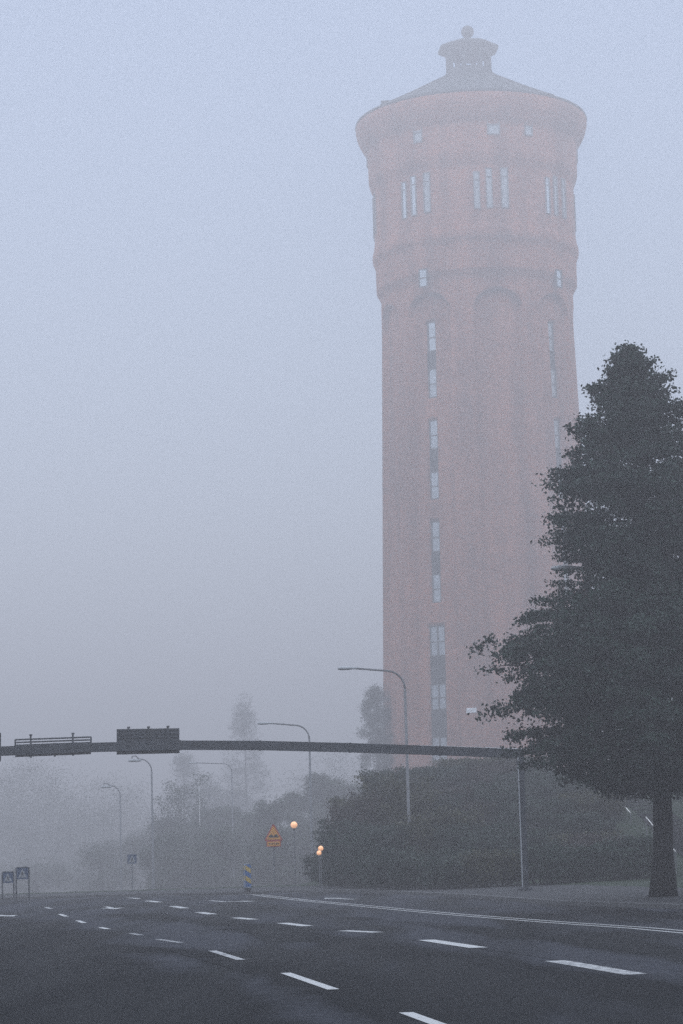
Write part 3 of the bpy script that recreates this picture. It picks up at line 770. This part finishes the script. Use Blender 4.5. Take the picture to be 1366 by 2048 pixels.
def gsign(x0, x1, yt, yb, label, openrails, pegs, skew):
    a = on_gantry(x0, yt[0]); b = on_gantry(x1, yt[1]); c_ = on_gantry(x1, yb[1]); d_ = on_gantry(x0, yb[0])
    base = (c_ + d_)/2; o = thing('gantry_sign', base, label, 'road sign', 'signs on the gantry seen from behind')
    sh = gn*.24
    m1 = MB(); th = gn*.025
    q = [a, b, c_, d_]
    if openrails:
        mid = .47
        a2, b2 = a.lerp(d_, mid), b.lerp(c_, mid); q = [a2, b2, c_, d_]
        rl = MB()
        for t in (0.02, .18, .34):
            p0, p1 = a.lerp(d_, t) + sh, b.lerp(c_, t) + sh
            rl.tube([p0, p1], .028, 6)
        for t in (0.0, 1.0): rl.tube([a.lerp(b, t) + sh, a2.lerp(b2, t) + sh], .03, 6)
        obj('rails', rl, M['alu'], o, base)
    m1.add([p + sh + th for p in q] + [p + sh - th for p in q], [(0,1,2,3), (7,6,5,4)] + [(i, i+4, (i+1) % 4+4, (i+1) % 4) for i in range(4)])
    pn = obj('panel', m1, M['alu'], o, base)
    rb = MB()
    for t in np.linspace(.06, .94, 7):
        p0, p1 = q[0].lerp(q[3], t), q[1].lerp(q[2], t)
        rb.box((p0+p1)/2 + sh*.8, ((p1-p0).length - .04, .03, .035), ((p1-p0).normalized(), gn, up))
    obj('ribs', rb, M['darksteel'], pn, base)
    for (px, ya, yc) in pegs:
        p0, p1 = on_gantry(px, ya), on_gantry(px, yc)
        obj('bracket', MB().box((p0+p1)/2 + gn*.175, (.06, .07, (p0-p1).length), (GD, gn, up)).box(p0 + gn*.175 , (.10, .09, .05), (GD, gn, up)), M['darksteel'], o, base)
gsign(31, 183, (1478, 1472.5), (1513.5, 1507.5), 'gantry sign seen from behind with open rails along its upper half', True, ((62, 1469.5, 1515), (146.5, 1466.5, 1511), (110, 1487, 1513)), 0)
gsign(234.5, 360, (1457.5, 1455.5), (1508.5, 1505.5), 'solid dark rectangular gantry sign seen from behind with three pegs on top', False, ((258, 1454.5, 1482), (298, 1453.5, 1505), (337, 1452.5, 1480)), 0)
gsign(-125, 2.5, (1469, 1465), (1527, 1522), 'gantry sign cut off by the left edge of the picture', False, ((-60, 1464, 1500),), 0)

# ------------------------------------------------------------------ street lamps
def street_lamp(px, pbase, Y, hx, hy, label, hang=False, arm_r=.05):
    x = at_y(px, pbase, Y).x; zg = tz(x, Y) if kd(x, Y) > 0 else zb(Y)
    hp_ = at_y(hx, hy, Y); L_ = Vector((x, Y, zg))
    o = thing('street_lamp', L_, label, 'street lamp', 'street lamps along the road')
    A = x - hp_.x; zt = hp_.z
    pm = MB().tube([(x, Y, zg-.2), (x, Y, zg+1.2), (x, Y, zg+1.25), (x, Y, zt - 1.0)], [.10, .10, .075, .06], 10)
    obj('pole', pm, M['steel'], o, L_, smooth=True)
    am = MB(); arc = [(x, Y, zt-1.0)]
    rad = .85
    for k in range(1, 9):
        t = math.pi/2*k/8
        arc.append((x - rad*(1-math.cos(t)), Y, zt - 1.0 + rad*math.sin(t)))
    if hang:
        arc += [(hp_.x + .1, Y, zt + .08), (hp_.x - .12, Y, zt + .05), (hp_.x - .15, Y, zt - .06)]
    else: arc += [(hp_.x + .3, Y, zt + .0)]
    am.tube(arc, .045, 8); arm = obj('arm', am, M['steel'], o, L_, smooth=True)
    hm = MB(); gm = MB()
    hl = .95 if not hang else .95
    c0 = Vector((hp_.x, Y, zt)) if not hang else Vector((hp_.x + .05, Y, zt - .26))
    if not hang:
        sec = [(.45, .05, .05), (.25, .08, .06), (.1, .13, .085), (-.25, .15, .10), (-.42, .11, .075), (-.48, .04, .03)]
    else:
        sec = [(.48, .07, .03), (.40, .13, .09), (.1, .15, .12), (-.3, .15, .12), (-.44, .12, .08), (-.48, .05, .03)]
    vs = []; fs = []
    for dx, wy, wz in sec:
        for k in range(12):
            a = 2*math.pi*k/12; vs.append(c0 + Vector((dx, wy*math.cos(a), wz*math.sin(a) * (1 if math.sin(a) > 0 else .75))))
    for i in range(len(sec)-1):
        for k in range(12): fs.append((i*12+k, i*12+(k+1) % 12, (i+1)*12+(k+1) % 12, (i+1)*12+k))
    fs += [tuple(range(12)), tuple(range(len(vs)-1, len(vs)-13, -1))]
    hm.add(vs, fs)
    if hang: hm.tube([c0 + Vector((-.2, 0, .1)), c0 + Vector((-.2, 0, .26))], .03, 6)
    hd = obj('lamp_head', hm, M['head'], arm, L_, smooth=True)
    return o
street_lamp(1346, 1795, 70.7, 1136, 1137, 'street lamp whose pale head pokes from the big tree crown')
street_lamp(822, 1775, 114, 696, 1337, 'street lamp with its arm crossing the left edge of the brick tower')
street_lamp(626, 1775, 150, 531, 1447, 'tall street lamp standing clear between warning sign and tower')
street_lamp(468, 1775, 260, 386, 1526, 'faint street lamp lost in fog, its arm just below the gantry beam')
street_lamp(307, 1785, 176, 268, 1514, 'street lamp with a hanging head below the solid gantry sign', True)
street_lamp(243, 1790, 215, 211, 1568, 'faint street lamp with a hanging head, smallest at left', True)

# ------------------------------------------------------------------ signs and bollard
def ped_sign(px, pt, pb, wpx, Y, twin, label, group=None):
    c_ = at_y(px, (pt+pb)/2, Y); w = wpx*Y/F; h = (pb-pt)*Y/F; x = c_.x; zg = (tz(x, Y) if kd(x, Y) > 0 else zb(Y)); L_ = Vector((x, Y, zg))
    o = thing('crossing_sign', L_, label, 'road sign', group); X = Vector((1,0,0)); N = Vector((0,-1,0)); Z = Vector((0,0,1))
    pn = obj('panel', MB().box(c_, (w, .03, h), (X, N, Z)), M['blue'], o, L_)
    s_ = min(w, h)
    f0 = c_ + N*.02
    obj('triangle', MB().prism([(-.40*s_, -.36*s_), (.40*s_, -.36*s_), (0, .40*s_)], f0, X, Z, .006), M['white'], pn, L_)
    wk = MB(); f1 = c_ + N*.027
    wk.prism([(.045*s_*math.cos(k*.785), .16*s_ + .045*s_*math.sin(k*.785)) for k in range(8)], f1, X, Z, .006)
    wk.prism([(-.05*s_, .10*s_), (.05*s_, .10*s_), (.055*s_, -.09*s_), (-.055*s_, -.09*s_)], f1, X, Z, .006)
    for a, b in (((-.02, -.09), (-.15, -.33)), ((.02, -.09), (.14, -.33)), ((-.03, .08), (-.14, -.06)), ((.03, .08), (.14, -.04))):
        d = Vector((b[0]-a[0], b[1]-a[1])).normalized(); nx, ny = -d.y*.025, d.x*.025
        wk.prism([((a[0]+nx)*s_, (a[1]+ny)*s_), ((b[0]+nx)*s_, (b[1]+ny)*s_), ((b[0]-nx)*s_, (b[1]-ny)*s_), ((a[0]-nx)*s_, (a[1]-ny)*s_)], f1 + N*.001, X, Z, .006)
    obj('walking_figure', wk, M['black'], pn, L_)
    if twin:
        for s2 in (-1, 1): obj('post', MB().tube([(x + s2*(w/2+.03), Y, zg-.2), (x + s2*(w/2+.03), Y, c_.z + h/2+.02)], .034, 8), M['darksteel'], o, L_)
        obj('crossbar', MB().tube([(x - w/2, Y, c_.z+h/2+.025), (x + w/2, Y, c_.z+h/2+.025)], .025, 8), M['darksteel'], o, L_)
    else: obj('post', MB().tube([(x, Y+.05, zg-.2), (x, Y+.05, c_.z + h/2)], .035, 8), M['steel'], o, L_)
    return o
ped_sign(45, 1736, 1758, 22.5, 112, True, 'blue pedestrian sign on two legs, the taller right one of the pair at left')
ped_sign(16, 1745, 1765.5, 20, 116, True, 'blue pedestrian sign on two legs, the lower left one of the pair')
ped_sign(264, 1709, 1727, 18, 148, False, 'small foggy blue pedestrian crossing sign on a single thin post')

def warning_sign():
    Y = 121.0; x = at_y(547, 1680, Y).x; zg = tz(x, Y) if kd(x, Y) > 0 else zb(Y); L_ = Vector((x, Y, zg))
    o = thing('warning_sign', L_, 'yellow triangular warning sign with red border and plate on a thin post', 'road sign')
    X = Vector((1,0,0)); N = Vector((0,-1,0)); Z = Vector((0,0,1))
    c_ = at_y(547, 1664.5, Y); w = 36.5*Y/F; h = 34*Y/F
    def tri(s_): 
        out = []
        for cx_, cy_, a0 in ((-w/2+.07, -h/2+.05, 210), (w/2-.07, -h/2+.05, 330), (0, h/2-.07, 90)):
            for k in (-45, 0, 45): out.append(((cx_ + .05*math.cos(R(a0+k)))*s_, (cy_ + .05*math.sin(R(a0+k)))*s_ - (1-s_)*.10))
        return out
    bd = obj('border', MB().prism(tri(1), c_, X, Z, .03), M['red'], o, L_)
    obj('face', MB().prism(tri(.80), c_ + N*.018, X, Z, .006), M['yellow'], bd, L_)
    sy = MB()
    poly = [(-.23, -.25), (.23, -.25)] + [(.23 - .46*k/16, -.20 + .10*abs(math.sin(2*math.pi*k/16))) for k in range(17)]
    sy.prism(poly, c_ + N*.024, X, Z, .006)
    obj('symbol', sy, M['black'], bd, L_)
    pc = at_y(547.5, 1687.5, Y); pw = 28.5*Y/F; ph = 11.5*Y/F
    pb_ = obj('plate', MB().box(pc, (pw, .03, ph), (X, N, Z)), M['red'], o, L_)
    obj('plate_face', MB().box(pc + N*.018, (pw-.07, .006, ph-.07), (X, N, Z)), M['yellow'], pb_, L_)
    lt = MB()
    for k, (wd, hd) in enumerate(((.05, .1), (.04, .12), (.06, .09), (.03, .11), (.06, .1), (.05, .09))):
        lt.box(pc + N*.023 + X*(-.21 + .085*k), (wd, .005, hd*.8), (X, N, Z))
    obj('plate_lettering', lt, M['black'], pb_, L_)
    obj('post', MB().tube([(x, Y+.05, zg-.2), (x, Y+.05, c_.z + h/2-.1)], .034, 8), M['steel'], o, L_)
warning_sign()

def bollard():
    Y = 111.5; p = at_y(495.5, 1784.5, Y); x = p.x; zg = zb(Y) + .11; L_ = Vector((x, Y, zg))
    o = thing('bollard', L_, 'blue and yellow striped bollard with pale edge on the traffic island tip', 'bollard')
    ax = (Vector((math.cos(R(18)), math.sin(R(18)), 0)), Vector((math.sin(R(18)), -math.cos(R(18)), 0)), Vector((0, 0, 1)))
    ztop_ = at_y(495, 1728, Y).z; zb0 = at_y(495, 1775.5, Y).z; w = .29; d = .17; h = ztop_ - zb0
    X, N, Z = ax
    obj('base', MB().box((x, Y, (zg+zb0)/2 - .02), (.24, .22, zb0 - zg + .04), ax).box((x, Y, zb0 - .03), (.31, .26, .06), ax), M['black'], o, L_)
    c_ = Vector((x, Y, zb0))
    ch = .07
    out = [(-w/2, 0), (w/2, 0), (w/2, h-ch), (w/2-ch*.4, h-ch*.3), (w/2-ch, h), (-w/2+ch, h), (-w/2+ch*.4, h-ch*.3), (-w/2, h-ch)]
    bd = obj('body', MB().prism(out, c_, X, Z, d), M['bollard_blue'], o, L_)
    st = MB()
    for z0 in (h*.16, h*.60):
        poly = [(-w/2+.03, z0+.16), (-w/2+.03, z0+.37), (w/2-.012, z0+.21), (w/2-.012, z0)]
        st.prism(poly, c_ + N*(d/2+.004), X, Z, .006)
    for z0 in (h*.16, h*.60): st.box(c_ - X*(w/2+.002) + Z*(z0+.26), (.006, d*.8, .2), ax)
    obj('stripe', st, M['bollard_yellow'], bd, L_)
    eg = MB()
    eg.tube([c_ - X*(w/2) + N*(d/2) + Z*.0, c_ - X*(w/2) + N*(d/2) + Z*(h-ch), c_ - X*(w/2-ch) + N*(d/2) + Z*h, c_ + X*(w/2-ch) + N*(d/2) + Z*h], .016, 6)
    eg.tube([c_ - X*(w/2) + N*(d/2) + Z*.015, c_ + X*(w/2-.05) + N*(d/2) + Z*.015], .014, 6)
    obj('edging', eg, M['white'], bd, L_)
bollard()

# lit globe lamps
def globe(px, py, Y, rpx, label):
    c_ = at_y(px, py, Y); rad = rpx*Y/F; zg = tz(c_.x, Y); L_ = Vector((c_.x, Y, zg))
    o = thing('globe_lamp', L_, label, 'lamp', 'lit globe lamps')
    obj('post', MB().tube([(c_.x, Y, zg-.2), (c_.x, Y, c_.z - rad*.9)], .02, 8).tube([(c_.x, Y, c_.z-rad-.04), (c_.x, Y, c_.z-rad*.85)], .06, 10), M['steel'], o, L_)
    obj('globe', MB().lathe([(max(.004, rad*math.sin(R(q))), rad*-math.cos(R(q))) for q in range(0, 181, 15)], 20, c_), M['globe'], o, L_, smooth=True)
globe(588, 1650, 118, 6.8, 'glowing round lamp globe, the highest, right of the warning sign')
globe(641.5, 1697, 109.5, 5.2, 'glowing lamp globe at the shrub edge, upper of the close pair')
globe(638, 1706, 109, 4.8, 'glowing lamp globe at the shrub edge, lower of the close pair')

# ------------------------------------------------------------------ stairs up the bank and their handrails
SX = 13.6
st = MB(); ny = 0; y = 97.0
row = []
while y < 156:
    z0 = max(tz(SX, y), tz(SX+1.2, y)) + .07
    st.box((SX + .75, y + .5, z0 - .12), (1.6, 1.0, .3)); y += 1.0
stairs = obj('stairs', st, M['paving']); tag(stairs, kind='structure')
def handrail(x0, y0, x1, y1, Yf, Yn, label):
    p, q = at_y(x0, y0, Yf), at_y(x1, y1, Yn); L_ = Vector((q.x, q.y, tz(q.x, q.y)))
    o = thing('handrail', L_, label, 'handrail', 'handrails beside the steps')
    obj('rail', MB().tube([p, q], .022, 8), M['rail'], o, L_, smooth=True)
    for e in (p, q): obj('post', MB().tube([e, (e.x, e.y, min(e.z - .9, tz(e.x, e.y)-.05))], .02, 6), M['steel'], o, L_)
handrail(1097, 1545, 1108, 1557, 161, 156.8, 'pale handrail at the top of the bank, right beside the tower base')
handrail(1194, 1577, 1213, 1599, 129.9, 125.5, 'pale sloping handrail on the bank, the upper one left of the trunk')
handrail(1238.5, 1600, 1261, 1626, 119.8, 115.2, 'longest pale sloping handrail on the bank, middle one left of the trunk')
handrail(1292, 1634, 1306, 1651, 109.5, 106.9, 'short pale handrail touching the left edge of the big trunk')
handrail(1344.5, 1696, 1351, 1703, 97, 96.2, 'lowest pale handrail, just right of the big trunk')

# ------------------------------------------------------------------ haze, sky, sun, camera
HB = MB().box((0, 650, 62.15), (3200, 2000, 130.7))
hz = obj('haze', HB, bpy.data.materials.new('fog_air')); tag(hz, kind='stuff')
hm = hz.data.materials[0]; hm.use_nodes = True; nt = hm.node_tree; nt.nodes.clear()
pv_ = nt.nodes.new('ShaderNodeVolumePrincipled'); om = nt.nodes.new('ShaderNodeOutputMaterial'); nt.links.new(pv_.outputs[0], om.inputs['Volume'])
pv_.inputs['Color'].default_value = (1, 0.925, 0.93, 1); pv_.inputs['Density'].default_value = 0.0029; pv_.inputs['Anisotropy'].default_value = 0.52

w = bpy.data.worlds.new('World'); S.world = w; w.use_nodes = True
nt = w.node_tree; sky = nt.nodes.new('ShaderNodeTexSky'); sky.sky_type = 'NISHITA'; sky.sun_disc = False
SE, SR = R(78), R(180)
sky.sun_elevation = SE; sky.sun_rotation = SR; sky.air_density = 1; sky.dust_density = 1; sky.ozone_density = 1
hs = nt.nodes.new('ShaderNodeHueSaturation'); hs.inputs['Saturation'].default_value = 0.9   # overcast: a greyer sky
nt.links.new(sky.outputs[0], hs.inputs['Color']); nt.links.new(hs.outputs[0], nt.nodes['Background'].inputs[0]); nt.nodes['Background'].inputs[1].default_value = 0.04
sl = bpy.data.lights.new('sun', 'SUN'); sl.energy = 1.5; sl.angle = R(170); sl.color = (.79, .89, 1.0)   # cool light of a closed, foggy sky
so = bpy.data.objects.new('sun', sl); COL.objects.link(so)
sd = Vector((math.sin(SR)*math.cos(SE), math.cos(SR)*math.cos(SE), math.sin(SE)))
so.rotation_euler = sd.to_track_quat('Z', 'Y').to_euler()

cam = bpy.data.cameras.new('camera'); co = bpy.data.objects.new('camera', cam); COL.objects.link(co)
cam.sensor_fit = 'VERTICAL'; cam.sensor_height = 36; cam.sensor_width = 24; cam.lens = F/2048*36; cam.clip_end = 6000; cam.clip_start = 0.2
mtx = Matrix((cr, cu, -fw)).transposed().to_4x4(); mtx.translation = (0, 0, EYE); co.matrix_world = mtx
S.camera = co
S.render.resolution_x = 683; S.render.resolution_y = 1024
S.view_settings.view_transform = 'Standard'; S.view_settings.look = 'None'; S.view_settings.exposure = 2.02; S.view_settings.gamma = 1.0
S.cycles.volume_bounces = 0; S.cycles.max_bounces = 8; S.cycles.use_denoising = False; S.cycles.use_adaptive_sampling = False
